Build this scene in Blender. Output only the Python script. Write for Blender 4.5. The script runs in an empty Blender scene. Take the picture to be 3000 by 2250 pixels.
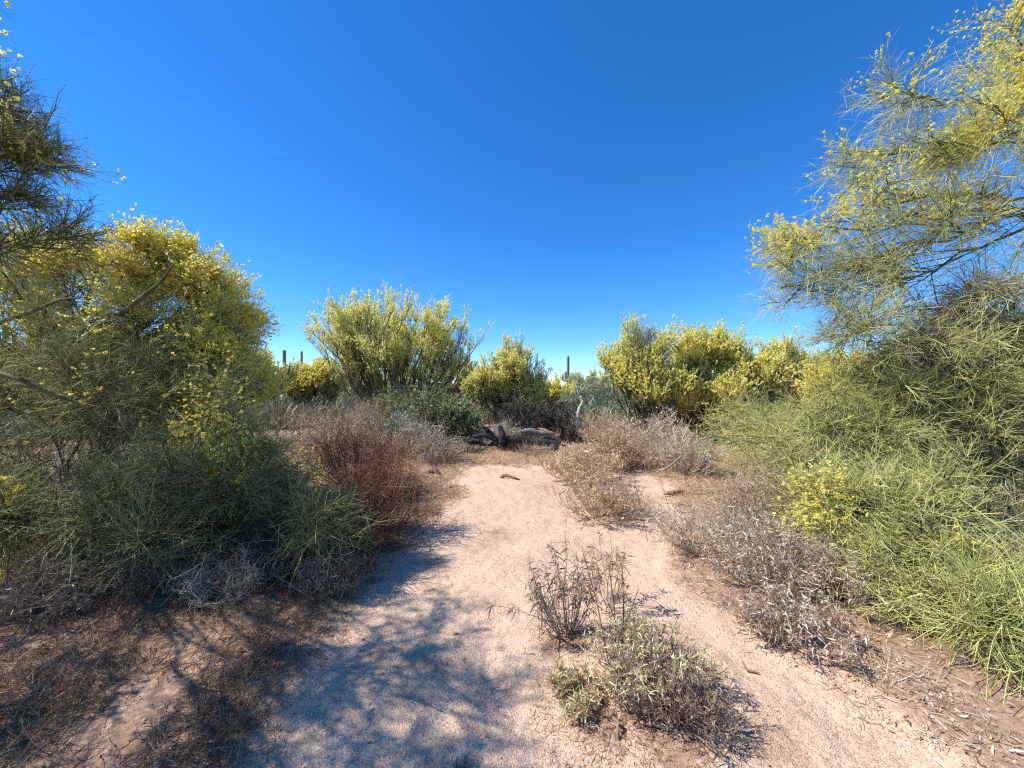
import bpy, math
import numpy as np

# ------------------------------------------------------------------ camera, sky, sun, exposure
rng = np.random.default_rng(7)
scene = bpy.context.scene
F, PW, PH, HY, EYE = 388.0, 1024, 768, 386.0, 1.6      # focal length in px of a 1024 px wide frame, horizon row
R = math.radians

cam_data = bpy.data.cameras.new('camera')
cam_data.sensor_width = 36.0
cam_data.lens = 36.0 * F / PW
cam_data.clip_start = 0.05
cam_data.clip_end = 3000
cam_data.shift_y = (HY - PH / 2) / PW
cam = bpy.data.objects.new('camera', cam_data)
scene.collection.objects.link(cam)
cam.location = (0, 0, EYE)
cam.rotation_euler = (R(90), 0, 0)
scene.camera = cam

SUN_EL, SUN_AZ = 50.0, 183.0                            # azimuth measured from +X towards +Y: light comes from the left
sd = np.array([math.cos(R(SUN_EL)) * math.cos(R(SUN_AZ)), math.cos(R(SUN_EL)) * math.sin(R(SUN_AZ)), math.sin(R(SUN_EL))])
world = bpy.data.worlds.new('World'); scene.world = world
world.use_nodes = True
nt = world.node_tree; nt.nodes.clear()
sky = nt.nodes.new('ShaderNodeTexSky'); sky.sky_type = 'NISHITA'; sky.sun_disc = False
sky.sun_elevation = R(SUN_EL); sky.sun_rotation = math.atan2(sd[0], sd[1])
sky.altitude = 700; sky.air_density = 0.9; sky.dust_density = 0.0; sky.ozone_density = 10
hs = nt.nodes.new('ShaderNodeHueSaturation'); hs.inputs['Hue'].default_value = 0.502; hs.inputs['Saturation'].default_value = 1.17; hs.inputs['Value'].default_value = 1.0
bg = nt.nodes.new('ShaderNodeBackground'); bg.inputs['Strength'].default_value = 0.15
wo = nt.nodes.new('ShaderNodeOutputWorld')
nt.links.new(sky.outputs[0], hs.inputs['Color']); nt.links.new(hs.outputs[0], bg.inputs[0]); nt.links.new(bg.outputs[0], wo.inputs[0])

sun_data = bpy.data.lights.new('sun', 'SUN'); sun_data.energy = 4.5; sun_data.angle = R(0.5); sun_data.color = (1.0, 0.965, 0.91)
sun = bpy.data.objects.new('sun', sun_data); scene.collection.objects.link(sun)
from mathutils import Vector
sun.rotation_euler = Vector(tuple(-sd)).to_track_quat('-Z', 'Y').to_euler()
sun.location = (-20, 0, 30)

vs = scene.view_settings
vs.view_transform = 'Standard'; vs.look = 'None'; vs.gamma = 1.0; vs.use_curve_mapping = False
vs.exposure = 0.68
scene.cycles.max_bounces = 6
scene.cycles.diffuse_bounces = 4
scene.cycles.transmission_bounces = 3
scene.cycles.transparent_max_bounces = 4
scene.cycles.caustics_reflective = False
scene.cycles.caustics_refractive = False
scene.cycles.use_adaptive_sampling = True
scene.cycles.adaptive_threshold = 0.01
scene.cycles.use_denoising = False
scene.cycles.pixel_filter_type = 'BLACKMAN_HARRIS'
scene.cycles.filter_width = 1.2
scene.render.use_persistent_data = False

# ------------------------------------------------------------------ helpers
def fbm(x, y, z=0.0, f=1.0, o=3, seed=0):
    r = np.random.default_rng(100 + seed); s = 0; a = 1.0; tot = 0
    for _ in range(o):
        for _ in range(3):
            d = r.normal(size=3); d /= np.linalg.norm(d); ph = r.uniform(0, 6.28)
            s = s + a * np.sin((x * d[0] + y * d[1] + z * d[2]) * f * 2.1 + ph + 1.3 * np.sin((x * d[1] - y * d[0]) * f + ph * 2)); tot += a
        f *= 2.03; a *= 0.5
    return s / tot * 1.7

# edges of the sandy wash: left and right limits of clean sand at distance y
PY = np.array([-3, 1.4, 2.0, 2.6, 3.2, 4.0, 5.0, 6.5, 8.3, 11.0])
PL = np.array([-1.1, -1.05, -1.12, -1.15, -1.15, -1.0, -0.9, -0.95, -1.0, -0.6])
PR = np.array([2.2, 1.9, 1.75, 1.5, 1.4, 1.75, 2.3, 2.6, 2.3, 0.6])
def path_mask(x, y):
    l = np.interp(y, PY, PL); r = np.interp(y, PY, PR)
    n = fbm(x, y, f=1.9, seed=3) * .22 + fbm(x, y, f=7, o=2, seed=4) * .06
    m = np.minimum(x - l, r - x) + n
    m = np.minimum(m, (7.6 - y) * .8 + n * 2)
    return np.clip(m / .35 + .5, 0, 1)

def terrain(x, y):
    x = np.asarray(x, float); y = np.asarray(y, float)
    d = np.hypot(x, y)
    near = np.exp(-(d / 40) ** 2)
    m = path_mask(x, y)
    h = fbm(x, y, f=.55, o=3, seed=1) * .045 * near + fbm(x, y, f=5.5, o=3, seed=2) * .010 * near
    h = h + (1 - m) * .05 * near
    h = h + .11 * np.exp(-(((x + .15) / .75) ** 2 + ((y - 5.9) / .7) ** 2)) + .06 * np.exp(-(((x - 1.9) / .8) ** 2 + ((y - 6.6) / .6) ** 2))
    h = h + .06 * np.exp(-(((x - .8) / .45) ** 2 + ((y - 2.1) / .3) ** 2))
    h = h + .18 * np.clip(fbm(x, y, f=.12, o=2, seed=6), -1, 1) * np.clip((d - 12) / 20, 0, 1)
    return h
H0 = float(terrain(0, 0))
def hz(x, y): return float(terrain(x, y)) - H0
def wp(px, py, Y): return np.array([(px - 512) / F * Y, Y, EYE + (HY - py) / F * Y])
def wx(px, Y): return (px - 512) / F * Y

def mesh_obj(name, verts, quads, mats, parent=None, rnd=None, mi=None, smooth=True):
    me = bpy.data.meshes.new(name)
    n, q = len(verts), len(quads)
    me.vertices.add(n); me.vertices.foreach_set('co', np.ascontiguousarray(verts, dtype=np.float32).ravel())
    me.loops.add(q * 4); me.loops.foreach_set('vertex_index', np.ascontiguousarray(quads, dtype=np.int32).ravel())
    me.polygons.add(q); me.polygons.foreach_set('loop_start', np.arange(0, q * 4, 4, dtype=np.int32))
    me.polygons.foreach_set('loop_total', np.full(q, 4, dtype=np.int32))
    for m in (mats if isinstance(mats, (list, tuple)) else [mats]): me.materials.append(m)
    if mi is not None: me.polygons.foreach_set('material_index', np.ascontiguousarray(mi, dtype=np.int32))
    if rnd is not None:
        a = me.attributes.new('rnd', 'FLOAT', 'POINT'); a.data.foreach_set('value', np.ascontiguousarray(rnd, dtype=np.float32))
    me.polygons.foreach_set('use_smooth', np.full(q, smooth, dtype=bool))
    me.update()
    o = bpy.data.objects.new(name, me); scene.collection.objects.link(o)
    if parent is not None: o.parent = parent
    return o

def tag(o, label=None, cat=None, group=None, kind=None):
    if label: o['label'] = label
    if cat: o['category'] = cat
    if group: o['group'] = group
    if kind: o['kind'] = kind
    return o
def thing(name, loc, label, cat, group=None):
    o = bpy.data.objects.new(name, None); o.empty_display_size = .2; scene.collection.objects.link(o)
    o.location = tuple(loc)
    return tag(o, label, cat, group)

def nrm(v): return v / np.maximum(np.linalg.norm(v, axis=-1, keepdims=True), 1e-9)
def rdir(n): return nrm(rng.normal(size=(n, 3)))

class Buf:
    def __init__(s): s.v, s.q, s.r, s.n = [], [], [], 0
    def add(s, v, q, r): s.v.append(v); s.q.append(q + s.n); s.r.append(r); s.n += len(v)
    def ribbons(s, P, W, r, side=None):
        """P (n,m,3) spines, W (n,m) full widths, r (n,) random tone"""
        n, m, _ = P.shape
        if n == 0: return
        d = nrm(P[:, -1] - P[:, 0])
        sd_ = rdir(n) if side is None else side
        sd_ = nrm(np.cross(d, sd_))[:, None, :] * (W * .5)[:, :, None]
        V = np.stack([P - sd_, P + sd_], 2).reshape(-1, 3)
        i = (np.arange(n)[:, None] * m + np.arange(m - 1)[None]) .ravel() * 2
        Q = np.stack([i, i + 1, i + 3, i + 2], 1)
        s.add(V, Q, np.repeat(r, m * 2))
    def tubes(s, P, Rr, r, k=3):
        n, m, _ = P.shape
        if n == 0: return
        T = np.gradient(P, axis=1); T = nrm(T)
        ref = rdir(n)[:, None, :]
        A = nrm(np.cross(T, ref)); B = np.cross(T, A)
        an = np.arange(k) * 2 * math.pi / k
        V = P[:, :, None, :] + Rr[:, :, None, None] * (A[:, :, None, :] * np.cos(an)[None, None, :, None] + B[:, :, None, :] * np.sin(an)[None, None, :, None])
        V = V.reshape(-1, 3)
        c = np.arange(n)[:, None, None] * (m * k); j = np.arange(m - 1)[None, :, None] * k; a = np.arange(k)[None, None, :]; b = (a + 1) % k
        Q = np.stack([c + j + a, c + j + b, c + j + k + b, c + j + k + a], -1).reshape(-1, 4)
        s.add(V, Q, np.repeat(r, m * k))
    def obj(s, name, mat, parent=None, smooth=True):
        if not s.v: return None
        v = np.concatenate(s.v)
        if parent is not None: v = v - np.array(parent.location)
        return mesh_obj(name, v, np.concatenate(s.q), mat, parent, np.concatenate(s.r), smooth=smooth)

def bezier(p0, p1, p2, m):
    t = np.linspace(0, 1, m)[None, :, None]
    return (1 - t) ** 2 * p0[:, None] + 2 * t * (1 - t) * p1[:, None] + t ** 2 * p2[:, None]

def sample(P, idx, t):
    m = P.shape[1]; f = t * (m - 1); i = np.minimum(f.astype(int), m - 2); u = (f - i)[:, None]
    a, b = P[idx, i], P[idx, i + 1]
    return a * (1 - u) + b * u, nrm(b - a)

def kids(P, k, t0, t1, ang, L, bias, bend, m=3, wig=.25, spread=.5):
    """k children per parent curve: returns (n,m,3), parent index, t"""
    n = len(P)
    if n == 0: return np.zeros((0, m, 3)), np.zeros(0, int), np.zeros(0)
    idx = np.repeat(np.arange(n), k); N = len(idx)
    t = rng.uniform(t0, t1, N)
    p, T = sample(P, idx, t)
    per = nrm(np.cross(T, rdir(N)))
    a = ang * rng.uniform(1 - spread, 1 + spread, N)[:, None]
    d = nrm(T * np.cos(a) + per * np.sin(a) + np.asarray(bias))
    ln = (L * rng.uniform(.45, 1.25, N))[:, None, None]
    tt = np.linspace(0, 1, m)[None, :, None]
    bd = (np.asarray(bend)[None] + rng.normal(size=(N, 3)) * wig)[:, None, :]
    return p[:, None] + ln * (d[:, None] * tt + bd * tt ** 2), idx, t

# ------------------------------------------------------------------ materials
def mat_base(name):
    m = bpy.data.materials.new(name); m.use_nodes = True; t = m.node_tree; t.nodes.clear()
    return m, t, t.nodes.new, t.links.new
def ramp(N, cols, pos=None):
    r = N('ShaderNodeValToRGB'); e = r.color_ramp.elements
    pos = pos or [i / (len(cols) - 1) for i in range(len(cols))]
    while len(e) < len(cols): e.new(.5)
    for el, c, p in zip(e, cols, pos): el.position = p; el.color = (*c, 1)
    return r
def plant_mat(name, cols, transl=0.0, rough=.6, spec=.3, nscale=1.6, namt=.35):
    """tone from the per-twig random plus a slow noise through the plant"""
    m, t, N, Lk = mat_base(name)
    at = N('ShaderNodeAttribute'); at.attribute_name = 'rnd'
    geo = N('ShaderNodeNewGeometry')
    no = N('ShaderNodeTexNoise'); no.inputs['Scale'].default_value = nscale; no.inputs['Detail'].default_value = 2
    Lk(geo.outputs['Position'], no.inputs['Vector'])
    mx = N('ShaderNodeMath'); mx.operation = 'MULTIPLY_ADD'; Lk(no.outputs['Fac'], mx.inputs[0]); mx.inputs[1].default_value = namt * 2; mx.inputs[2].default_value = -namt
    ad = N('ShaderNodeMath'); ad.operation = 'ADD'; ad.use_clamp = True; oi = N('ShaderNodeObjectInfo'); om = N('ShaderNodeMath'); om.operation = 'MULTIPLY_ADD'; Lk(oi.outputs['Random'], om.inputs[0]); om.inputs[1].default_value = .22; om.inputs[2].default_value = -.11
    o2 = N('ShaderNodeMath'); o2.operation = 'ADD'; Lk(om.outputs[0], o2.inputs[0]); Lk(at.outputs['Fac'], o2.inputs[1])
    Lk(mx.outputs[0], ad.inputs[0]); Lk(o2.outputs[0], ad.inputs[1])
    r = ramp(N, cols); Lk(ad.outputs[0], r.inputs[0])
    out = N('ShaderNodeOutputMaterial')
    b = N('ShaderNodeBsdfPrincipled'); b.inputs['Roughness'].default_value = rough; b.inputs['Specular IOR Level'].default_value = spec
    Lk(r.outputs[0], b.inputs['Base Color'])
    if transl > 0:
        tr = N('ShaderNodeBsdfTranslucent'); Lk(r.outputs[0], tr.inputs[0]); ms = N('ShaderNodeMixShader'); ms.inputs[0].default_value = transl
        Lk(b.outputs[0], ms.inputs[1]); Lk(tr.outputs[0], ms.inputs[2]); Lk(ms.outputs[0], out.inputs[0])
    else: Lk(b.outputs[0], out.inputs[0])
    return m
def bark_mat(name, c0, c1, scale=9, bump=.4, stretch=.25):
    m, t, N, Lk = mat_base(name)
    tc = N('ShaderNodeTexCoord'); mp = N('ShaderNodeMapping'); mp.inputs['Scale'].default_value = (1, 1, stretch)
    Lk(tc.outputs['Object'], mp.inputs[0])
    no = N('ShaderNodeTexNoise'); no.inputs['Scale'].default_value = scale; no.inputs['Detail'].default_value = 6; no.inputs['Roughness'].default_value = .7; Lk(mp.outputs[0], no.inputs['Vector'])
    r = ramp(N, [c0, c1], [.35, .68]); Lk(no.outputs['Fac'], r.inputs[0])
    b = N('ShaderNodeBsdfPrincipled'); b.inputs['Roughness'].default_value = .85; b.inputs['Specular IOR Level'].default_value = .2; Lk(r.outputs[0], b.inputs['Base Color'])
    bp = N('ShaderNodeBump'); bp.inputs['Strength'].default_value = bump; bp.inputs['Distance'].default_value = .02; Lk(no.outputs['Fac'], bp.inputs['Height']); Lk(bp.outputs[0], b.inputs['Normal'])
    out = N('ShaderNodeOutputMaterial'); Lk(b.outputs[0], out.inputs[0])
    return m

M = {}
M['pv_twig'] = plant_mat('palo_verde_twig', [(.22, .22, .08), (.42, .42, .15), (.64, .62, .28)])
M['pv_twig_dk'] = plant_mat('green_twig_shade_tint', [(.09, .085, .03), (.21, .205, .065), (.46, .44, .17)])  # shade of the left trees put into a darker twig colour
M['pv_sunny'] = plant_mat('green_twig_sun_tint', [(.30, .23, .13), (.30, .30, .09), (.52, .52, .15), (.66, .65, .22), (.80, .77, .42)], namt=.25)  # sunlit yellow green put into the twig colour, with straw tones of dead twigs
M['pv_bark'] = bark_mat('palo_verde_bark', (.055, .05, .03), (.20, .20, .10), 14, .6)
M['blossom'] = plant_mat('yellow_blossom', [(.88, .70, .08), (.94, .84, .14), (.97, .91, .40)], transl=.5, nscale=3)
M['blossom_pale'] = plant_mat('pale_blossom', [(.90, .80, .15), (.96, .90, .27), (.97, .94, .56)], transl=.5, nscale=3)
M['grey_twig'] = plant_mat('dead_grey_twig', [(.18, .13, .08), (.44, .345, .235), (.76, .65, .48)])
M['tan_twig'] = plant_mat('dry_tan_twig', [(.22, .14, .08), (.42, .30, .19), (.66, .52, .36)])
M['red_twig'] = plant_mat('dead_russet_twig', [(.07, .028, .016), (.22, .085, .04), (.46, .24, .13)])
M['dark_twig'] = plant_mat('blackened_and_shade_twig', [(.025, .02, .018), (.06, .045, .04), (.12, .09, .08)])  # burnt and dark dead brush; also paints deep shade under the left thicket
M['dry_leaf'] = plant_mat('curled_dry_leaf', [(.24, .15, .085), (.48, .36, .23), (.84, .76, .62)], transl=.2, nscale=5)
M['tan_leaf'] = plant_mat('golden_dry_leaf', [(.34, .18, .08), (.62, .44, .22), (.80, .70, .46)], transl=.25, nscale=5)
M['brittle_leaf'] = plant_mat('pale_green_leaf', [(.38, .27, .13), (.62, .52, .26), (.86, .78, .48)], transl=.25, nscale=5)
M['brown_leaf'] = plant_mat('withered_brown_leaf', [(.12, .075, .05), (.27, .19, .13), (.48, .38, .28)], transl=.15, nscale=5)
M['green_leaf'] = plant_mat('small_green_leaf', [(.11, .13, .05), (.22, .26, .09), (.38, .42, .17)], transl=.25, nscale=3)
M['sage_leaf'] = plant_mat('grey_green_leaf', [(.13, .19, .12), (.22, .30, .18), (.33, .41, .25)], transl=.2, nscale=3)
M['char'] = bark_mat('charred_wood', (.012, .012, .013), (.075, .07, .07), 14, .9)
M['grey_wood'] = bark_mat('weathered_grey_wood', (.10, .09, .08), (.40, .36, .32), 22, .9)
M['bleached'] = bark_mat('bleached_dead_wood', (.38, .33, .29), (.78, .72, .64), 12, .6)
M['raw_wood'] = bark_mat('split_orange_wood', (.26, .12, .06), (.60, .40, .26), 16, .8)
M['brown_wood'] = bark_mat('brown_dead_wood', (.12, .07, .045), (.36, .25, .17), 18, .9)
M['pebble'] = plant_mat('pale_pebble', [(.26, .17, .12), (.42, .30, .22), (.60, .48, .38)], nscale=7)
M['saguaro'] = bark_mat('saguaro_skin', (.15, .155, .10), (.32, .32, .23), 3, .3)
M['thatch'] = plant_mat('dry_weed_blade', [(.12, .065, .035), (.32, .19, .095), (.58, .42, .26)], transl=.15)

def ground_mat():
    m, t, N, Lk = mat_base('desert_ground')
    geo = N('ShaderNodeNewGeometry')
    at = N('ShaderNodeAttribute'); at.attribute_name = 'rnd'        # 1 clean sand, 0 brown duff
    # coarse decomposed granite: each grain has its own tone
    v1 = N('ShaderNodeTexVoronoi'); v1.inputs['Scale'].default_value = 170; Lk(geo.outputs['Position'], v1.inputs['Vector'])
    v2 = N('ShaderNodeTexVoronoi'); v2.inputs['Scale'].default_value = 46; Lk(geo.outputs['Position'], v2.inputs['Vector'])
    sp = N('ShaderNodeSeparateColor'); Lk(v1.outputs['Color'], sp.inputs[0])
    sp2 = N('ShaderNodeSeparateColor'); Lk(v2.outputs['Color'], sp2.inputs[0])
    g1 = ramp(N, [(.36, .22, .145), (.56, .385, .26), (.63, .455, .32), (.78, .63, .47)], [0, .25, .75, 1]); Lk(sp.outputs[0], g1.inputs[0])
    n1 = N('ShaderNodeTexNoise'); n1.inputs['Scale'].default_value = 2.1; n1.inputs['Detail'].default_value = 5; Lk(geo.outputs['Position'], n1.inputs['Vector'])
    n1.inputs['Roughness'].default_value = .62; tint = ramp(N, [(.70, .62, .56), (.93, .89, .86), (1.0, .97, .95), (1.08, 1.06, 1.04)], [.3, .42, .55, .72]); Lk(n1.outputs['Fac'], tint.inputs[0])
    mul = N('ShaderNodeMixRGB'); mul.blend_type = 'MULTIPLY'; mul.inputs[0].default_value = 1; Lk(g1.outputs[0], mul.inputs[1]); Lk(tint.outputs[0], mul.inputs[2])
    g2 = ramp(N, [(.17, .095, .055), (.32, .195, .12), (.42, .28, .18), (.66, .51, .38)], [0, .45, .8, 1]); Lk(sp2.outputs[1], g2.inputs[0])
    g2b = ramp(N, [(.19, .10, .06), (.37, .23, .15), (.56, .41, .29)], [.25, .5, .8])
    n2 = N('ShaderNodeTexNoise'); n2.inputs['Scale'].default_value = 38; n2.inputs['Detail'].default_value = 6; n2.inputs['Roughness'].default_value = .75; Lk(geo.outputs['Position'], n2.inputs['Vector']); Lk(n2.outputs['Fac'], g2b.inputs[0])
    mm = N('ShaderNodeMixRGB'); mm.inputs[0].default_value = .6; Lk(g2.outputs[0], mm.inputs[1]); Lk(g2b.outputs[0], mm.inputs[2])
    # ragged blend
    ma = N('ShaderNodeMath'); ma.operation = 'MULTIPLY_ADD'; Lk(n2.outputs['Fac'], ma.inputs[0]); ma.inputs[1].default_value = .9; ma.inputs[2].default_value = -.45
    mb = N('ShaderNodeMath'); mb.operation = 'ADD'; Lk(at.outputs['Fac'], mb.inputs[0]); Lk(ma.outputs[0], mb.inputs[1])
    mr = N('ShaderNodeMapRange'); mr.inputs[1].default_value = .3; mr.inputs[2].default_value = .7; Lk(mb.outputs[0], mr.inputs[0])
    mix = N('ShaderNodeMixRGB'); Lk(mr.outputs[0], mix.inputs[0]); Lk(mm.outputs[0], mix.inputs[1]); Lk(mul.outputs[0], mix.inputs[2])
    b = N('ShaderNodeBsdfPrincipled'); b.inputs['Roughness'].default_value = .95; b.inputs['Specular IOR Level'].default_value = .15; Lk(mix.outputs[0], b.inputs['Base Color'])
    hh = N('ShaderNodeMath'); hh.operation = 'MULTIPLY_ADD'; Lk(v1.outputs['Distance'], hh.inputs[0]); hh.inputs[1].default_value = -1.0; Lk(n2.outputs['Fac'], hh.inputs[2])
    bp = N('ShaderNodeBump'); bp.inputs['Strength'].default_value = .7; bp.inputs['Distance'].default_value = .005; Lk(hh.outputs[0], bp.inputs['Height'])
    n3 = N('ShaderNodeTexNoise'); n3.inputs['Scale'].default_value = 7; n3.inputs['Detail'].default_value = 3; Lk(geo.outputs['Position'], n3.inputs['Vector'])
    bp2 = N('ShaderNodeBump'); bp2.inputs['Strength'].default_value = .55; bp2.inputs['Distance'].default_value = .07; Lk(n3.outputs['Fac'], bp2.inputs['Height']); Lk(bp.outputs[0], bp2.inputs['Normal'])
    Lk(bp2.outputs[0], b.inputs['Normal'])
    out = N('ShaderNodeOutputMaterial'); Lk(b.outputs[0], out.inputs[0])
    return m
M['ground'] = ground_mat()

# ------------------------------------------------------------------ ground and path
def axis(fine, a, b, far):
    c = list(np.arange(a, b, fine)); s = fine; x = c[-1]
    while x < far: s *= 1.13; x += s; c.append(x)
    s = fine; x = c[0]; pre = []
    while x > -far: s *= 1.13; x -= s; pre.append(x)
    return np.array(pre[::-1] + c)
ax, ay = axis(.03, -3.2, 3.6, 900), axis(.03, .9, 7.5, 900)
gx, gy = np.meshgrid(ax, ay)
gz = terrain(gx, gy) - H0
gv = np.stack([gx, gy, gz], -1).reshape(-1, 3)
nx, ny = len(ax), len(ay)
ii = (np.arange(ny - 1)[:, None] * nx + np.arange(nx - 1)[None]).ravel()
gq = np.stack([ii, ii + 1, ii + nx + 1, ii + nx], 1)
pm = path_mask(gx, gy).ravel()
far_sand = np.clip(.12 + .5 * fbm(gx, gy, f=.5, o=3, seed=9), 0, .9).ravel()
soil = np.exp(-(((gx - .62) / .34) ** 2 + ((gy - 1.78) / .22) ** 2)) + .8 * np.exp(-(((gx - .36) / .2) ** 2 + ((gy - 2.32) / .13) ** 2))
soil = soil.ravel() * (.75 + .5 * fbm(gx, gy, f=9, o=2, seed=14).ravel())
rr = np.maximum(pm * (1 - np.clip(soil * 1.3, 0, 1)), far_sand * np.clip((np.hypot(gx, gy).ravel() - 5) / 4, 0, 1))
fm = pm[gq].mean(1) > .5
def split(sel, name):
    q = gq[sel]; u, inv = np.unique(q, return_inverse=True)
    return mesh_obj(name, gv[u], inv.reshape(-1, 4), M['ground'], None, rr[u])
ground = tag(split(~fm, 'ground'), kind='structure')
path = tag(split(fm, 'path'), kind='structure')

# ------------------------------------------------------------------ plants
def route_branches(base, lobe, nb, limb_r, buf, m=7, fork=None, arch=.35):
    """one limb from base (or fork point) into the lobe, and nb branches from it to points of the lobe"""
    c, r = np.array(lobe[0]), np.array(lobe[1])
    p0 = base if fork is None else fork
    mid = (p0 + c) / 2 + np.array([0, 0, 1.0]) * arch * np.linalg.norm(c - p0) * .5 + rng.normal(size=3) * .06 * np.linalg.norm(c - p0)
    L = bezier(p0[None], mid[None], c[None], 9)
    L[:, 1:-1] += rng.normal(size=(1, 7, 3)) * .02 * np.linalg.norm(c - p0)
    buf.tubes(L, np.linspace(limb_r, limb_r * .35, 9)[None], rng.random(1), k=7)
    t = rng.uniform(.35, 1, nb) ** .7
    s, T = sample(L, np.zeros(nb, int), t)
    e = rdir(nb) * (rng.uniform(.35, 1, nb) ** .5)[:, None] * r + c
    mid = (s + e) / 2 + T * .15 * np.linalg.norm(e - s, axis=1)[:, None] + rng.normal(size=(nb, 3)) * .07 * np.linalg.norm(e - s, axis=1)[:, None]
    B = bezier(s, mid, e, m)
    buf.tubes(B, np.linspace(limb_r * .38, limb_r * .12, m)[None].repeat(nb, 0) * rng.uniform(.7, 1.2, nb)[:, None], rng.random(nb), k=4)
    return B

def flowers(P, per, prob, size, buf, petals=1, off=.012, thr=0, f=2.2, seed=0):
    """small petals scattered along twigs; clumped by noise"""
    n = len(P)
    if n == 0: return
    c = P[:, 1]
    keep = (fbm(c[:, 0], c[:, 1], c[:, 2], f=f, o=2, seed=seed) > thr) & (rng.random(n) < prob)
    P = P[keep]; n = len(P)
    if n == 0: return
    idx = np.repeat(np.arange(n), per); t = rng.uniform(.25, 1, len(idx)); p, T = sample(P, idx, t)
    p = p + rdir(len(p)) * off
    p = np.repeat(p, petals, 0); N = len(p)
    if petals > 1: p = p + rdir(N) * size * .7
    d = nrm(rdir(N) + [0, 0, .3]); s = size * rng.uniform(.6, 1.3, N)
    tt = np.linspace(-.5, .5, 2)[None, :, None]
    Q = p[:, None] + d[:, None] * tt * s[:, None, None] * 1.2
    W = np.stack([s * .95, s * .75], 1)
    buf.ribbons(Q, W, rng.random(N))

def leaves(P, per, L, W, buf, t0=.15, t1=1, curl=.5, droop=-.3, seed=0):
    n = len(P)
    idx = np.repeat(np.arange(n), per); N = len(idx)
    p, T = sample(P, idx, rng.uniform(t0, t1, N))
    per_ = nrm(np.cross(T, rdir(N)))
    d = nrm(T * rng.uniform(.2, 1, N)[:, None] + per_ + [0, 0, droop])
    ln = (L * rng.uniform(.5, 1.3, N))[:, None, None]
    tt = np.linspace(0, 1, 4)[None, :, None]
    bd = (rng.normal(size=(N, 3)) * curl + [0, 0, droop * .8])[:, None, :]
    Q = p[:, None] + ln * (d[:, None] * tt + bd * tt ** 2)
    w = W * rng.uniform(.6, 1.3, N)[:, None] * np.array([.25, 1, .8, .08])[None]
    buf.ribbons(Q, w, rng.random(N))

def palo_verde(label, base, lobes, nb=12, limb_r=.05, k2=8, k3=7, k4=3, L2=.55, L3=.30, L4=.14, up=.35, droop=0.,
               tw=.004, near=False, flower=.5, fper=3, fsize=.022, fthr=0., petals=1, twig='pv_twig', bloom='blossom',
               name='palo_verde_tree', cat='palo verde tree', group=None, arch=.35, trunks=None, dead=0, seed=0, ftop=True):
    base = np.array([base[0], base[1], hz(base[0], base[1]) - .04])
    root = thing(name, base, label, cat, group)
    tb, cb, fb, db = Buf(), Buf(), Buf(), Buf()
    if trunks:                                            # real trunks from the ground to every fork
        q = np.array(trunks, float); b0 = base + rng.normal(size=(len(q), 3)) * [.08, .08, 0]
        mid = (b0 + q) / 2 + (q - b0) * [-.12, -.12, .0] + rng.normal(size=(len(q), 3)) * .08
        tb.tubes(bezier(b0, mid, q, 9), np.linspace(limb_r * 2.4, limb_r * .9, 9)[None].repeat(len(q), 0), rng.random(len(q)), k=8)
    for lb in lobes:
        c, r = lb[0], lb[1]; fl = lb[2] if len(lb) > 2 else 1.0; dn = lb[3] if len(lb) > 3 else 1.0
        fork = None
        if trunks: fork = np.array(min(trunks, key=lambda q: np.linalg.norm(np.array(q) - c)))
        n1 = max(3, int(nb * dn))
        sc = float(np.mean(r))
        B = route_branches(base, (c, r), n1, limb_r, tb, fork=fork, arch=arch)
        ctr = np.array(c)
        C2, i2, t2 = kids(B, k2, .2, 1, .75, np.full(n1 * k2, L2 * (.55 + .45 * sc)), (0, 0, up), (0, 0, droop), m=5, wig=.12)
        C3, i3, t3 = kids(C2, k3, .1, 1, .75, L3, (0, 0, up * .6), (0, 0, droop), m=3, wig=.1)
        C4, i4, t4 = kids(C3, k4, .15, 1, .8, L4, (0, 0, up * .4), (0, 0, droop * .6), m=3, wig=.08)
        tb.tubes(C2, np.linspace(tw * 1.1, tw * .6, 5)[None].repeat(len(C2), 0), rng.random(len(C2)), k=4 if near else 3)
        nn = rng.random(len(B))[i2][:]
        r3 = np.clip(.5 + rng.normal(size=len(C3)) * .22, 0, 1); r4 = np.clip(.55 + rng.normal(size=len(C4)) * .25, 0, 1)
        if near:
            cb.tubes(C3, np.linspace(tw * .55, tw * .32, 3)[None].repeat(len(C3), 0), r3, k=3)
            cb.tubes(C4, np.linspace(tw * .42, tw * .2, 3)[None].repeat(len(C4), 0), r4, k=3)
        else:
            cb.ribbons(C3, np.linspace(tw * 1.2, tw * .8, 3)[None].repeat(len(C3), 0), r3)
            cb.ribbons(C4, np.linspace(tw * 1.0, tw * .5, 3)[None].repeat(len(C4), 0), r4)
        if flower * fl > 0:
            for CC in (C3, C4):
                h = (CC[:, 1, 2] - ctr[2]) / r[2]
                sel = CC[rng.random(len(CC)) < (np.clip(.65 + .5 * h, .05, 1) if ftop else 1)]
                flowers(sel, fper, min(1, flower * fl), fsize, fb, petals=petals, thr=fthr, seed=seed)
    tb.obj('trunk', M['pv_bark'], root)
    cb.obj('crown', M[twig], root, smooth=near)
    fb.obj('blossoms', M[bloom], root, smooth=False)
    return root

def lobe(px, py, Y, rx, ry, rd, fl=1., dn=1.):
    return (wp(px, py, Y), np.array([rx / F * Y, rd, ry / F * Y]), fl, dn)

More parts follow.
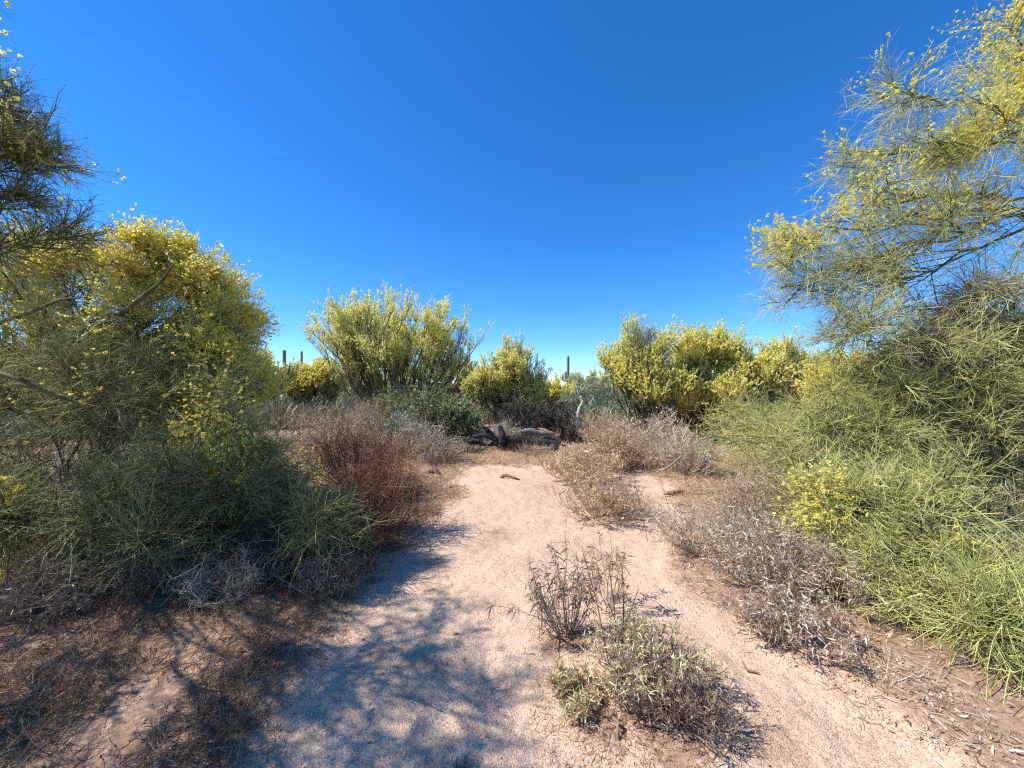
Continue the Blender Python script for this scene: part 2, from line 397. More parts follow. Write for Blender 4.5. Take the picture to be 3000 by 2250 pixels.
def shrub(label, base, h, w, stems=30, k2=6, k3=5, twig='grey_twig', leaf=None, lper=2, lL=.03, lW=.008, lean=(0, 0), tw=.003,
          up=.5, wig=.12, name='dry_shrub', cat='shrub', group=None, spread=.55, droop=0., ldroop=-.3, near=False, bend=.15, depth=None, dens=1.0):
    """many-stemmed desert shrub"""
    x, y = base; z = hz(x, y) - .01
    root = thing(name, (x, y, z), label, cat, group)
    sb, lb = Buf(), Buf()
    depth = depth or w
    n = int(stems * dens)
    a = rng.uniform(0, 2 * math.pi, n); rad = np.sqrt(rng.random(n))
    e = np.stack([x + lean[0] + np.cos(a) * rad * w * .5, y + lean[1] + np.sin(a) * rad * depth * .5, z + h * (1 - .45 * rad ** 2) * rng.uniform(.5, .92, n)], 1)
    s = np.stack([x + np.cos(a) * rad * w * .10, y + np.sin(a) * rad * depth * .10, np.full(n, z)], 1)
    mid = (s + e) / 2 + np.stack([np.cos(a) * rad * w * bend, np.sin(a) * rad * w * bend, -h * bend * .5 * rad], 1) + rng.normal(size=(n, 3)) * .07 * h
    S = bezier(s, mid, e, 6)
    sb.tubes(S, np.linspace(tw * 1.5, tw * .6, 6)[None].repeat(n, 0), rng.random(n), k=4)
    C2, _, _ = kids(S, k2, .25, 1, spread * 1.3, h * .34, (0, 0, up * .6), (0, 0, droop), m=4, wig=wig)
    C3, _, _ = kids(C2, k3, .2, 1, spread * 1.5, h * .17, (0, 0, up * .4), (0, 0, droop), m=3, wig=wig)
    for C, f in ((C2, 1.0), (C3, .7)):
        mm = C.shape[1]; ok = C[:, -1, 2] > z + .004; C = C[ok]
        if near: sb.tubes(C, np.linspace(tw * .6 * f, tw * .35 * f, mm)[None].repeat(len(C), 0), rng.random(len(C)), k=3)
        else: sb.ribbons(C, np.linspace(tw * 1.2 * f, tw * .7 * f, mm)[None].repeat(len(C), 0), rng.random(len(C)))
    sb.obj('stems', M[twig], root)
    if leaf:
        leaves(C2, lper, lL, lW, lb, droop=ldroop); leaves(C3, lper, lL, lW, lb, droop=ldroop)
        lb.obj('leaves', M[leaf], root, smooth=False)
    return root


def fan_tree(label, base, crown, n=26, limb_r=.05, k1=6, k2=6, k3=4, k4=3, L1=.9, L2=.5, L3=.3, L4=.15, up=.7, tw=.010, flower=.9, fper=5, fsize=.036, fthr=-.5,
             bloom='blossom_pale', twig='pv_twig', name='palo_verde_tree', group=None, seed=0, skirt=.25, t1=.4):
    """multi-trunked palo verde: limbs fan out from the base to a dome; crown = list of (centre, radii, weight)"""
    base = np.array([base[0], base[1], hz(base[0], base[1]) - .04])
    root = thing(name, base, label, 'palo verde tree', group)
    tb, cb, fb = Buf(), Buf(), Buf()
    ws = np.array([c[2] for c in crown]); ns = np.maximum(2, (n * ws / ws.sum()).astype(int))
    for (c, r, w), m_ in zip(crown, ns):
        u = rdir(m_); u[:, 2] = np.abs(u[:, 2]) * 1.2 - skirt; u = nrm(u)
        e = c + u * r * rng.uniform(.45, .85, m_)[:, None]
        s0 = base + rng.normal(size=(m_, 3)) * [.12, .12, 0]
        mid = (s0 + e) / 2 + (e - s0) * [.12, .12, 0] + rng.normal(size=(m_, 3)) * .10 - np.array([0, 0, .12]) * np.linalg.norm(e - s0, axis=1)[:, None]
        limb_r_ = limb_r * .8; Lm = bezier(s0, mid, e, 9); Lm[:, 1:-1] += rng.normal(size=(m_, 7, 3)) * .03
        tb.tubes(Lm, np.linspace(limb_r, limb_r * .22, 9)[None].repeat(m_, 0) * rng.uniform(.6, 1.1, m_)[:, None], rng.random(m_), k=6)
        out = np.repeat(nrm(e - (c - [0, 0, r[2] * .8])), k1, 0)
        B1, i1, _ = kids(Lm, k1, t1, 1, .55, L1, out * .35 + [0, 0, up * .3], (0, 0, up * .25), m=5, wig=.10)
        tb.tubes(B1, np.linspace(limb_r * .3, limb_r * .12, 5)[None].repeat(len(B1), 0), rng.random(len(B1)), k=4)
        B2, i2, _ = kids(B1, k2, .2, 1, .5, L2, (0, 0, up), (0, 0, up * .1), m=4, wig=.08)
        tb.ribbons(B2, np.linspace(tw * 1.6, tw, 4)[None].repeat(len(B2), 0), rng.random(len(B2)))
        B3, i3, _ = kids(B2, k3, .1, 1, .55, L3, (0, 0, up * .8), (0, 0, 0), m=3, wig=.08)
        B4, i4, _ = kids(B3, k4, .15, 1, .6, L4, (0, 0, up * .5), (0, 0, 0), m=3, wig=.06)
        for B, f in ((B3, 1.1), (B4, .9)):
            cb.ribbons(B, np.linspace(tw * f, tw * f * .6, 3)[None].repeat(len(B), 0), np.clip(.5 + rng.normal(size=len(B)) * .24, 0, 1))
            h = (B[:, 1, 2] - (c[2] - r[2] * .6)) / r[2]
            sel = B[rng.random(len(B)) < np.clip(.1 + .75 * h, .02, 1)]
            flowers(sel, fper, flower, fsize, fb, thr=fthr, seed=seed, f=1.6)
    tb.obj('trunk', M['pv_bark'], root); cb.obj('crown', M[twig], root, smooth=False); fb.obj('blossoms', M[bloom], root, smooth=False)
    return root
def dome(px, py, Y, rx, ry, rd, w=1.0): return (wp(px, py, Y), np.array([rx / F * Y, rd, ry / F * Y]), w)

def bars(curves, radii, k=6):
    b = Buf()
    for c, r in zip(curves, radii):
        c = np.array(c, float)
        t = np.linspace(0, len(c) - 1, 4 * len(c)); i = np.minimum(t.astype(int), len(c) - 2); u = (t - i)[:, None]
        P = c[i] * (1 - u) + c[i + 1] * u
        P[1:-1] += rng.normal(size=(len(P) - 2, 3)) * min(r) * .22
        rr_ = np.interp(t, np.linspace(0, len(c) - 1, len(r)), r) * rng.uniform(.85, 1.15, len(t))
        rr_[0] *= .4; rr_[-1] *= .3
        b.tubes(P[None], rr_[None], np.array([.5]), k=k)
    return b
# ---- centre palo verde
fan_tree('large domed palo verde covered in pale yellow blossom in the centre beyond the path', (wx(396, 13), 13),
    [dome(390, 348, 13, 66, 46, 2.0, 1.6), dome(342, 358, 13, 32, 34, 1.0, .6), dome(446, 362, 13, 30, 32, 1.0, .6)], n=64, k1=6, k2=6, k3=5, k4=2, L1=.85, L2=.5, L3=.3, L4=.15, up=.55, fsize=.026, flower=1, fper=8, fthr=-.5, tw=.009, seed=1, skirt=-.05, t1=.5)
fan_tree('small airy palo verde right of the large domed one with drooping dark limb below', (wx(512, 15), 15),
    [dome(515, 375, 15, 16, 22, .7, 1), dome(490, 392, 15, 20, 18, .7, .9), dome(536, 397, 15, 12, 12, .5, .5)], n=52, L1=.6, L2=.45, L3=.28, up=0.59, tw=.012, fsize=0.034, fthr=-.5, seed=2, limb_r=.04)
fan_tree('low yellow palo verde at the foot of the tall saguaro', (wx(560, 19), 19),
    [dome(548, 402, 19, 16, 10, .8, 1), dome(574, 405, 19, 12, 7, .6, .6)], n=36, L1=.5, L2=.4, L3=.26, up=0.56, tw=.014, fsize=0.043, fthr=-.6, bloom='blossom', seed=3, limb_r=.04)
fan_tree('far yellow palo verde in front of the pair of saguaros', (wx(312, 20), 20),
    [dome(300, 388, 20, 16, 10, 1, 1), dome(326, 384, 20, 16, 12, 1, 1)], n=52, L1=.6, L2=.45, L3=.3, up=0.49, tw=.015, fsize=0.044, fthr=-.7, bloom='blossom', seed=4, limb_r=.04)
# ---- right mid group
fan_tree('palo verde with visible slanting trunks and open left side, left end of the right thicket', (wx(650, 11), 11),
    [dome(642, 366, 11, 24, 28, .8, 1.2), dome(618, 378, 11, 16, 18, .6, .5), dome(655, 398, 10.8, 28, 20, .8, .7)], n=51, L1=.55, L2=.4, L3=.25, k1=6, k2=6, k3=5, k4=2, L4=.13, up=0.49, tw=.008, fsize=0.029, fthr=-.35, seed=5, limb_r=.045, t1=.5, fper=6)
fan_tree('dense rounded palo verde with brightest yellow dome, middle of the right thicket', (wx(705, 11.5), 11.5),
    [dome(708, 366, 11.5, 30, 28, .9, 1.2), dome(738, 378, 11.4, 24, 22, .8, .7), dome(682, 376, 11.4, 20, 24, .7, .6), dome(705, 408, 10.8, 40, 22, .9, .8)], n=74, L1=.55, L2=.4, L3=.25, k1=6, k2=6, k3=5, k4=2, L4=.13, up=0.52, tw=.008, fsize=0.031, fthr=-.6, seed=6, limb_r=.045, t1=.5, fper=6)
fan_tree('feathery yellow green palo verde, right end of the distant right thicket', (wx(775, 11), 11),
    [dome(764, 374, 11, 22, 20, .8, 1), dome(795, 382, 11, 24, 18, .8, 1), dome(825, 392, 10.6, 20, 16, .8, .7)], n=57, L1=.55, L2=.4, L3=.25, k1=6, k2=6, k3=5, k4=2, L4=.13, up=0.42, tw=.008, fsize=0.029, fthr=-.3, seed=7, limb_r=.04)
fan_tree('intensely yellow palo verde bush peeping out behind the right foreground tree', (wx(850, 8.2), 8.2),
    [dome(838, 400, 8.2, 20, 18, .6, 1), dome(868, 392, 8.2, 22, 20, .6, 1)], n=44, L1=.42, L2=.32, L3=.2, L4=.11, up=0.35, tw=.008, fsize=0.025, fthr=-.9, bloom='blossom', seed=8, limb_r=.035)

# ---- right foreground tree
palo_verde('tall palo verde leaning in at the right with airy branches against the sky', (wx(1100, 4.4), 4.4),
    [lobe(1018, 40, 4.3, 24, 36, .6, 2, 1.2), lobe(1010, 105, 4.3, 40, 34, .7, 2, 1.6), lobe(968, 145, 4.2, 28, 26, .6, 1.3), lobe(898, 105, 4.2, 14, 26, .4, 1, .6), lobe(880, 160, 4.2, 30, 26, .5, .7, .9), lobe(862, 205, 4.1, 34, 24, .4, .6, .9),
     lobe(800, 245, 4.1, 30, 16, .4, 1.1, .9), lobe(800, 290, 4.0, 40, 22, .5, .05, 1.1), lobe(930, 235, 4.1, 44, 36, .6, .35, 1.1), lobe(1000, 215, 4.2, 44, 50, .8, .4, 1.1), lobe(870, 290, 4.0, 44, 30, .5, .05, 1.2),
     lobe(950, 310, 4.0, 50, 36, .6, 0, 1.2), lobe(1010, 320, 4.2, 44, 50, .8, 0, 1.2), lobe(850, 335, 3.9, 34, 18, .4, 0, 1), lobe(920, 355, 3.9, 50, 24, .5, 0, 1.2), lobe(1000, 385, 4.0, 50, 34, .6, 0, 1.2),
     lobe(1090, 120, 4.3, 50, 50, .8, .8, 1), lobe(1110, 230, 4.3, 50, 50, .8, .4, 1), lobe(1150, 160, 4.5, 50, 50, .8, .6, 1), lobe(1090, 340, 4.2, 50, 50, .8, 0, 1), lobe(1150, 320, 4.6, 60, 60, .8, 0, 1)],
    nb=8, limb_r=.020, k2=8, k3=7, k4=3, L2=.46, L3=.25, L4=.14, up=.12, droop=-.04, tw=.0044, near=True, twig='pv_sunny', flower=.5, fper=2, fsize=.012, petals=5, fthr=-.05, arch=.1, trunks=[tuple(wp(1085, 350, 4.6)), tuple(wp(1080, 215, 4.5)), tuple(wp(1090, 130, 4.4))], seed=9)
palo_verde('lush green palo verde sprays drooping to the ground at the right edge', (wx(1000, 3.4), 3.4),
    [lobe(740, 425, 5.4, 40, 22, .6, .3, 1.1), lobe(775, 455, 4.4, 44, 30, .6, 0, 1.2), lobe(845, 425, 4.0, 46, 34, .6, .1, 1.2), lobe(930, 410, 3.8, 55, 40, .6, 0, 1.2), lobe(1000, 430, 3.8, 50, 50, .6, .1, 1.2),
     lobe(820, 500, 3.5, 42, 30, .45, .1), lobe(890, 510, 3.1, 50, 36, .45, .25, 1.2), lobe(970, 500, 3.1, 55, 45, .5, .5, 1.2), lobe(905, 575, 2.6, 46, 30, .35, .1, 1.2), lobe(985, 590, 2.5, 45, 45, .35, .05, 1.3), lobe(842, 500, 3.0, 20, 12, .2, 1.6, .4), lobe(1010, 655, 2.3, 30, 28, .3, 0, .9), lobe(975, 622, 2.2, 32, 22, .25, 0, .8),
     lobe(960, 460, 4.8, 70, 50, .6, 0, 1), lobe(860, 470, 4.8, 60, 40, .6, 0, 1), lobe(875, 388, 4.2, 38, 20, .5, .1, 1), lobe(945, 375, 3.9, 42, 26, .5, .1, 1), lobe(1005, 370, 3.8, 40, 34, .5, .1, 1), lobe(1080, 480, 3.8, 60, 60, .6, 0, .9), lobe(1110, 560, 3.2, 50, 50, .5, 0, .8), lobe(1130, 440, 4.8, 60, 60, .6, 0, .8)],
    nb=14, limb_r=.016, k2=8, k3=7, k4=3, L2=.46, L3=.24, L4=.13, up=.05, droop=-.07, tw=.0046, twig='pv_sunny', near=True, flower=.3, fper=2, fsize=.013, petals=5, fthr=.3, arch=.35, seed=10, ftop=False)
palo_verde('dark dead branches tangled inside the right foreground tree', (wx(1060, 4.0), 4.0),
    [lobe(960, 300, 3.9, 26, 22, .3, 0), lobe(1000, 335, 3.9, 34, 30, .3, 0), lobe(935, 345, 3.8, 26, 16, .3, 0)], nb=12, limb_r=.02, k2=8, k3=7, k4=2, L2=.34, L3=.2, L4=.1, up=-.05, droop=-.2, tw=.0045, near=True, flower=0, twig='grey_twig', name='dead_tree', cat='dead tree', seed=22)
for px, Y, h, w, lab in [(930, 3.3, .9, 1.2, 'grey dead stems inside the green sprays at the right edge'), (1000, 2.9, .6, .8, 'grey dead stems low down under the right edge sprays'),
        (985, 5.2, 2.3, 2.0, 'tall dark dead thicket inside the right foreground tree'), (880, 5.2, 1.1, 1.6, 'dim dead thicket behind the green sprays')]:
    shrub(lab, (wx(px, Y), Y), h, w, stems=46, k2=7, k3=6, twig='grey_twig', wig=.35, tw=.0035, spread=.9, name='dead_shrub', group='dead brush inside the right trees')

# ---- left foreground trees
palo_verde('tall shadowed palo verde crown hanging in from the upper left edge', (-5.4, 3.1),
    [lobe(8, 112, 3.3, 14, 16, .3, .8, .7), lobe(34, 148, 3.3, 12, 14, .25, .8, .7), lobe(-4, 160, 3.2, 20, 16, .4, .8, .8), lobe(6, 190, 3.3, 14, 8, .25, .8, .5), lobe(-30, 36, 3.2, 5, 5, .12, 1.2, .25), lobe(-85, 120, 3.3, 60, 60, .7, .8, .8), lobe(-85, 215, 3.0, 56, 46, .7, .5, .7),
     (np.array([-3.55, 2.1, 3.5]), np.array([.9, .7, .5]), .5, .8), (np.array([-3.9, 1.3, 3.6]), np.array([1.0, .7, .5]), .4, .7), (np.array([-4.1, 3.2, 2.9]), np.array([.35, .5, .4]), .4, .8),
     (np.array([-3.2, 1.1, 2.7]), np.array([.7, .6, .5]), .3, .6), (np.array([-3.9, .4, 3.0]), np.array([1.0, .6, .5]), .3, .7), (np.array([-4.4, 2.4, 4.0]), np.array([.7, .8, .4]), .3, .6),
     (np.array([-3.7, 1.5, 1.8]), np.array([.6, .6, .5]), .2, .6), (np.array([-4.6, 2.2, 2.4]), np.array([.8, .6, .5]), .2, .6), (np.array([-3.4, .7, 1.6]), np.array([.6, .4, .4]), .2, .5), (np.array([-3.4, 1.7, 3.0]), np.array([.3, .5, .3]), .2, .6), (np.array([-2.95, 1.65, 3.5]), np.array([.35, .5, .3]), .2, .7), (np.array([-3.0, 1.0, 3.3]), np.array([.4, .4, .3]), .2, .6),
     (np.array([-4.2, 2.7, 3.5]), np.array([.5, .4, .4]), .2, .6), (np.array([-3.1, .5, 3.5]), np.array([.6, .5, .4]), .2, .7), (np.array([-2.7, 1.1, 3.6]), np.array([.35, .4, .3]), .2, .6), (np.array([-4.6, 1.4, 2.1]), np.array([.7, .6, .5]), .2, .6)],
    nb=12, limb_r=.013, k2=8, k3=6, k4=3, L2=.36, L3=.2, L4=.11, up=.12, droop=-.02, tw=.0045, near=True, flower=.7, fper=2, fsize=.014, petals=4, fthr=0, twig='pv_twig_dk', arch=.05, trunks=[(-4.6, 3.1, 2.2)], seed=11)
lt = palo_verde('broad palo verde with golden top and long slanting limbs at the left', (wx(-70, 4.8), 4.8),
    [lobe(25, 266, 5, 40, 24, .6, .2, .8), lobe(95, 272, 5, 32, 20, .5, .6, .8), lobe(150, 276, 5, 24, 20, .5, .8, .8), lobe(172, 256, 5, 12, 10, .4, 1.2, .7), lobe(210, 292, 5.2, 20, 20, .6, 1.5), lobe(228, 325, 5.2, 16, 22, .5, 1.7), lobe(222, 362, 5, 26, 24, .6, 1.2),
     lobe(150, 325, 4.8, 56, 28, .6, .25, 1.3), lobe(50, 335, 4.8, 60, 36, .6, .1, 1.5), lobe(20, 300, 5.4, 40, 26, .6, .2, .9), lobe(240, 392, 5, 16, 16, .4, 1), lobe(190, 380, 4.8, 50, 34, .7, .3, 1.1), lobe(90, 375, 5.2, 70, 26, .7, .2, 1.2)],
    nb=15, limb_r=.034, k2=9, k3=8, k4=3, L2=.42, L3=.24, L4=.12, up=.3, droop=0, tw=.005, near=False, flower=.9, fper=5, fsize=.017, petals=1, fthr=-.4, arch=.0, trunks=[tuple(wp(-40, 400, 4.8)), tuple(wp(20, 385, 4.8))], seed=12)
palo_verde('dense shaded green palo verde thicket reaching down to the path on the left', (wx(60, 3.9), 3.9),
    [lobe(40, 392, 4.0, 60, 38, .6, 0, 1.3), lobe(110, 372, 4.2, 60, 22, .5, 0, 1.1), lobe(130, 405, 4.0, 55, 34, .6, .1), lobe(215, 420, 4.0, 40, 28, .5, .45), lobe(255, 455, 4.2, 24, 26, .5, .6, .9), lobe(290, 500, 4.0, 24, 34, .4, 0, .8),
     lobe(60, 470, 3.6, 60, 36, .5, 0, .9), lobe(165, 480, 3.5, 50, 30, .5, .1, .9), lobe(240, 485, 3.5, 30, 26, .4, .8, .7), lobe(15, 515, 2.9, 36, 36, .35, .1, 1), lobe(95, 520, 3.0, 34, 30, .35, 0, .8), lobe(170, 540, 3.0, 26, 16, .3, 0, .45), lobe(322, 530, 3.1, 14, 26, .25, 0, .9),
     lobe(90, 440, 5.0, 70, 40, .5, 0, 1), lobe(190, 460, 5.0, 60, 40, .5, 0, 1), lobe(20, 490, 4.6, 60, 40, .5, 0, .8)],
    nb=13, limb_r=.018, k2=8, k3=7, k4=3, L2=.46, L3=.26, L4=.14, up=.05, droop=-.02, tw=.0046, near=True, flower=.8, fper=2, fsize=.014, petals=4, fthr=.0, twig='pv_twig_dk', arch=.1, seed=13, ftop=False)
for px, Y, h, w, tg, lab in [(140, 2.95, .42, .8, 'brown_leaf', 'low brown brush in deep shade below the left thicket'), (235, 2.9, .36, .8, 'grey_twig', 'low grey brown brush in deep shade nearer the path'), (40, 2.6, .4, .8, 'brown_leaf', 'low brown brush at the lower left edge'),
        (335, 2.95, .3, .5, 'brown_leaf', 'withered leafy brush on the shaded path edge under the russet bush'), (290, 3.3, .5, .8, 'dark_twig', 'brush coloured nearly black as shade under the left thicket beside the russet bush'), (185, 3.5, .6, 1.2, 'dark_twig', 'brush coloured nearly black as shade deep under the left thicket')]:  # the dark_twig brush carries the thicket's deep shade in its colour
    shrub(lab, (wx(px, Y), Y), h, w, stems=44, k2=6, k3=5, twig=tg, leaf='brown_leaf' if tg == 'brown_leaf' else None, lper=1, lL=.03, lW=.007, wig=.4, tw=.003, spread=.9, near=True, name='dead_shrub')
for Lp, rad in [([(-40, 345, 4.6), (0, 322, 4.5), (33, 311, 4.4), (58, 300, 4.35), (85, 297, 4.3)], (.03, .024, .02, .013, .007)),
                ([(30, 365, 4.5), (86, 329, 4.4), (122, 313, 4.3), (144, 296, 4.3), (163, 280, 4.3), (175, 262, 4.3)], (.034, .027, .023, .02, .012, .007)),
                ([(-40, 362, 3.2), (0, 374, 3.2), (22, 380, 3.2), (43, 391, 3.25), (75, 402, 3.3), (110, 424, 3.4)], (.024, .022, .02, .015, .01, .006))]:
    b = bars([[wp(*q) for q in Lp]], [rad], k=8)
    b.v = [v - np.array(lt.location) for v in b.v]
    b.obj('limb', M['pv_bark']).parent = lt
for px, Y, h, w, lab in [(60, 3.5, .9, 1.3, 'grey dead brush in the shade at the far left edge'), (150, 3.9, .9, 1.4, 'grey dead brush in the shade under the left thicket'),
        (245, 4.3, .85, 1.2, 'grey dead brush under the golden flowers of the left thicket'), (110, 5.6, 1.3, 2.2, 'large dim dead thicket deep behind the left thicket'), (230, 6.0, 1.2, 1.8, 'dim dead thicket behind the left thicket towards the russet bush')]:
    shrub(lab, (wx(px, Y), Y), h, w, stems=46, k2=7, k3=6, twig='grey_twig', wig=.35, tw=.0035, spread=.9, name='dead_shrub', group='dead brush in the left shade')

# ---- red dead shrubs and grey thickets
shrub('tangled russet dead shrub at the left edge of the path', (wx(378, 4.0), 4.05), .92, .85, stems=44, k2=8, k3=6, twig='red_twig', wig=.6, tw=.005, spread=.9, name='dead_shrub', near=True)
shrub('dark low russet brush leaning over the shadowed path edge', (wx(350, 3.5), 3.5), .5, .9, stems=36, k2=8, k3=6, twig='red_twig', wig=.45, tw=.0035, spread=.9, name='dead_shrub', near=True)
shrub('russet dead bush further back behind the tangled one', (wx(352, 6.2), 6.2), 1.15, 1.5, stems=60, k2=8, k3=6, twig='red_twig', wig=.4, tw=.006, spread=.9, name='dead_shrub')
G = 'grey leafless shrubs under the centre trees'
for px, Y, h, w, tw_, lab in [(405, 8.3, 1.0, 1.9, 'grey_twig', 'grey leafless thicket below the large domed palo verde'),
        (438, 7.8, .6, 1.1, 'grey_twig', 'low silvery dead brush left of the burnt log'),
        (330, 9.5, 1.3, 2.4, 'tan_twig', 'tall brownish twiggy bush between the left tree and the domed tree'),
        (370, 10.5, 1.25, 2.2, 'tan_twig', 'grey twiggy bush directly before the domed tree'),
        (520, 11.0, 1.2, 2.0, 'dark_twig', 'dark brown brush heap just behind the burnt log'),
        (503, 9.9, .75, .9, 'grey_twig', 'tuft of fine grey stems rising from the burnt log'),
        (600, 11, 1.0, 2.0, 'tan_twig', 'tan twiggy bush in front of the white dead tree'),
        (650, 8.2, 1.0, 1.7, 'grey_twig', 'pale grey dry shrub at the foot of the slanting trunks'),
        (688, 7.0, .85, 1.2, 'grey_twig', 'small silver grey shrub beside the green sprays on the right'),
        (620, 7.4, .85, 1.3, 'tan_twig', 'tan grey shrub in the second row behind the leafy tan one')]:
    shrub(lab, (wx(px, Y), Y), h, w, stems=60, k2=8, k3=6, twig=tw_, wig=.3, tw=.0055, spread=.8, name='dry_shrub', group=G,
          leaf='tan_leaf' if px in (620, 600, 650) else None, lper=1, lL=.04, lW=.014)
# arched dark dead limb cascade
palo_verde('blackened dead boughs arching down behind the burnt log', (wx(520, 11.6), 11.6),
    [lobe(528, 402, 11.4, 20, 12, .6, 0), lobe(555, 415, 11.2, 18, 14, .5, 0), lobe(572, 432, 11.0, 12, 10, .4, 0, .7)],
    nb=14, limb_r=.05, k2=7, k3=5, k4=2, L2=.6, L3=.3, up=-.2, droop=-.3, tw=.012, flower=0, twig='dark_twig', arch=.8, name='dead_tree', cat='dead tree')
# green low bushes
for px, py, Y, h, w, lf, lab in [(415, 405, 11.3, 1.6, 2.4, 'green_leaf', 'dark green leafy bush under the domed palo verde'),
        (395, 440, 8.9, .8, 1.0, 'sage_leaf', 'small sage green bush amid grey brush below the domed tree'),
        (452, 425, 10.8, 1.2, 1.2, 'green_leaf', 'yellow green bush left of the brush heap'),
        (600, 400, 17, 1.9, 3.4, 'sage_leaf', 'blue green bush behind the white dead tree'),
        (640, 420, 12.5, 1.2, 2.2, 'sage_leaf', 'grey green bush at the base of the slanting trunks')]:
    shrub(lab, (wx(px, Y), Y), h, w, stems=60, k2=9, k3=7, twig='tan_twig', leaf=lf, lper=4, lL=.07, lW=.03, tw=.006, name='green_bush', cat='bush', ldroop=0)
# ---- tan leafy shrubs along the path
shrub('sparse golden tan shrub standing alone in the sand right of centre', (wx(598, 4.75), 4.75), .62, 1.15, stems=48, k2=6, k3=4, twig='tan_twig', leaf='tan_leaf', lper=2, lL=.03, lW=.010, tw=.003, near=True, up=.8, spread=.5, bend=.1, name='leafy_shrub')
shrub('wide golden tan shrub behind the lone one', (wx(583, 6.3), 6.3), .62, 1.25, stems=60, k2=6, k3=5, twig='tan_twig', leaf='tan_leaf', lper=2, lL=.038, lW=.013, tw=.004, up=.8, spread=.5, name='leafy_shrub')
shrub('fine grey twiggy shrublet right behind the lone tan shrub', (wx(630, 4.8), 4.85), .36, .7, stems=50, k2=7, k3=5, twig='grey_twig', tw=.0028, name='dry_shrub', near=True)
shrub('grey brown bare shrub spreading over the sand before the green sprays', (wx(706, 3.5), 3.5), .5, .95, stems=52, k2=7, k3=5, twig='grey_twig', leaf='dry_leaf', lper=1, lL=.025, lW=.009, tw=.0028, near=True, wig=.15, name='leafy_shrub')
shrub('shrub of curled whitish dry leaves under the green sprays', (wx(765, 2.95), 2.95), .5, .85, stems=46, k2=7, k3=4, twig='tan_twig', leaf='dry_leaf', lper=3, lL=.028, lW=.0068, tw=.003, near=True, name='leafy_shrub')
shrub('taller withered shrub with pale leaf spikes among the sprays', (wx(772, 3.7), 3.7), .95, 1.0, stems=46, k2=6, k3=4, twig='tan_twig', leaf='dry_leaf', lper=3, lL=.028, lW=.0068, tw=.003, near=True, name='leafy_shrub')
shrub('low half green brittle shrub with drooping leaves near the front right', (wx(800, 2.3), 2.32), .33, .62, stems=36, k2=6, k3=4, twig='tan_twig', leaf='dry_leaf', lper=3, lL=.028, lW=.0068, tw=.0026, near=True, name='leafy_shrub')
shrub('small leafy shrub with pale curled leaves at the edge of the right litter', (wx(835, 2.7), 2.7), .4, .7, stems=36, k2=6, k3=4, twig='grey_twig', leaf='dry_leaf', lper=3, lL=.028, lW=.0068, tw=.0026, near=True, name='leafy_shrub')
# ---- foreground plants
shrub('clump of withered brown stems with hanging leaves on the sand', (wx(566, 2.42), 2.42), .6, .42, stems=22, bend=.06, k2=3, k3=2, twig='brown_leaf', leaf='brown_leaf', lper=5, lL=.042, lW=.0065, tw=.0028, near=True, up=.9, spread=.3, ldroop=-.6, name='withered_plant', cat='plant', lean=(-.06, 0))
shrub('thin withered plant with a few leaves behind the pale green one', (wx(608, 2.7), 2.7), .52, .36, stems=10, bend=.04, k2=3, k3=2, twig='brown_leaf', leaf='tan_leaf', lper=4, lL=.045, lW=.009, tw=.0028, near=True, up=.9, spread=.3, ldroop=-.4, name='withered_plant', cat='plant')
shrub('pale green narrow leaved brittle shrub in the foreground', (wx(648, 2.0), 2.0), .27, .66, stems=46, k2=5, k3=3, twig='tan_twig', leaf='brittle_leaf', lper=3, lL=.026, lW=.0055, tw=.0024, near=True, up=.8, spread=.5, ldroop=.1, name='brittle_shrub', cat='shrub')
shrub('bare brown dead stems at the base of the pale green shrub', (wx(668, 1.88), 1.88), .22, .62, stems=80, k2=6, k3=3, twig='brown_leaf', leaf='brown_leaf', lper=1, lL=.02, lW=.005, tw=.0028, near=True, wig=.3, name='dead_shrub')
shrub('low olive leafy tuft at the shaded left side of the brittle shrub', (wx(572, 1.95), 1.95), .13, .28, stems=26, k2=5, k3=3, twig='tan_twig', leaf='brittle_leaf', lper=4, lL=.022, lW=.006, tw=.002, near=True, ldroop=.1, name='brittle_shrub', cat='shrub')
shrub('small dark dead tuft at the bottom edge of the path', (wx(462, 1.62), 1.62), .07, .09, stems=16, k2=4, k3=3, twig='brown_leaf', tw=.002, near=True, name='dead_tuft', cat='plant')

# dead stalks
x0, y0 = wx(612, 2.15), 2.15
z0 = hz(x0, y0)
t = thing('dead_stalk_cluster', (x0, y0, z0), 'bunch of tall bare brown stalks rising behind the pale green shrub', 'dead stalks')
for dx, dy, top in [(-.02, 0, (-.16, .05, .60)), (.03, .02, (-.01, .05, .52)), (.06, .03, (.07, .06, .52)), (.0, .01, (.15, .0, .40)), (.08, 0, (-.04, -.03, .36))]:
    b = bars([[(x0 + dx, y0 + dy, z0 - .02), (x0 + (dx + top[0]) / 2 + .01, y0 + dy, z0 + top[2] * .5), (x0 + top[0], y0 + top[1], z0 + top[2])]], [(.0045, .0035, .0022)], k=5)
    b.obj('stalk', M['brown_wood'], t)
for px, Y, hh, dxx, lab in [(648, 3.9, .55, -.12, 'lone thin dark stalk leaning left beside the lone tan shrub'), (676, 3.9, .62, -.16, 'lone thin dark stalk leaning left before the grey brown bare shrub')]:
    x, y = wx(px, Y), Y; z = hz(x, y)
    t = thing('dead_stalk', (x, y, z), lab, 'dead stalk')
    bars([[(x, y, z - .02), (x + dxx * .45, y, z + hh * .5), (x + dxx, y, z + hh)]], [(.004, .003, .002)], k=5).obj('stalk', M['brown_wood'], t)
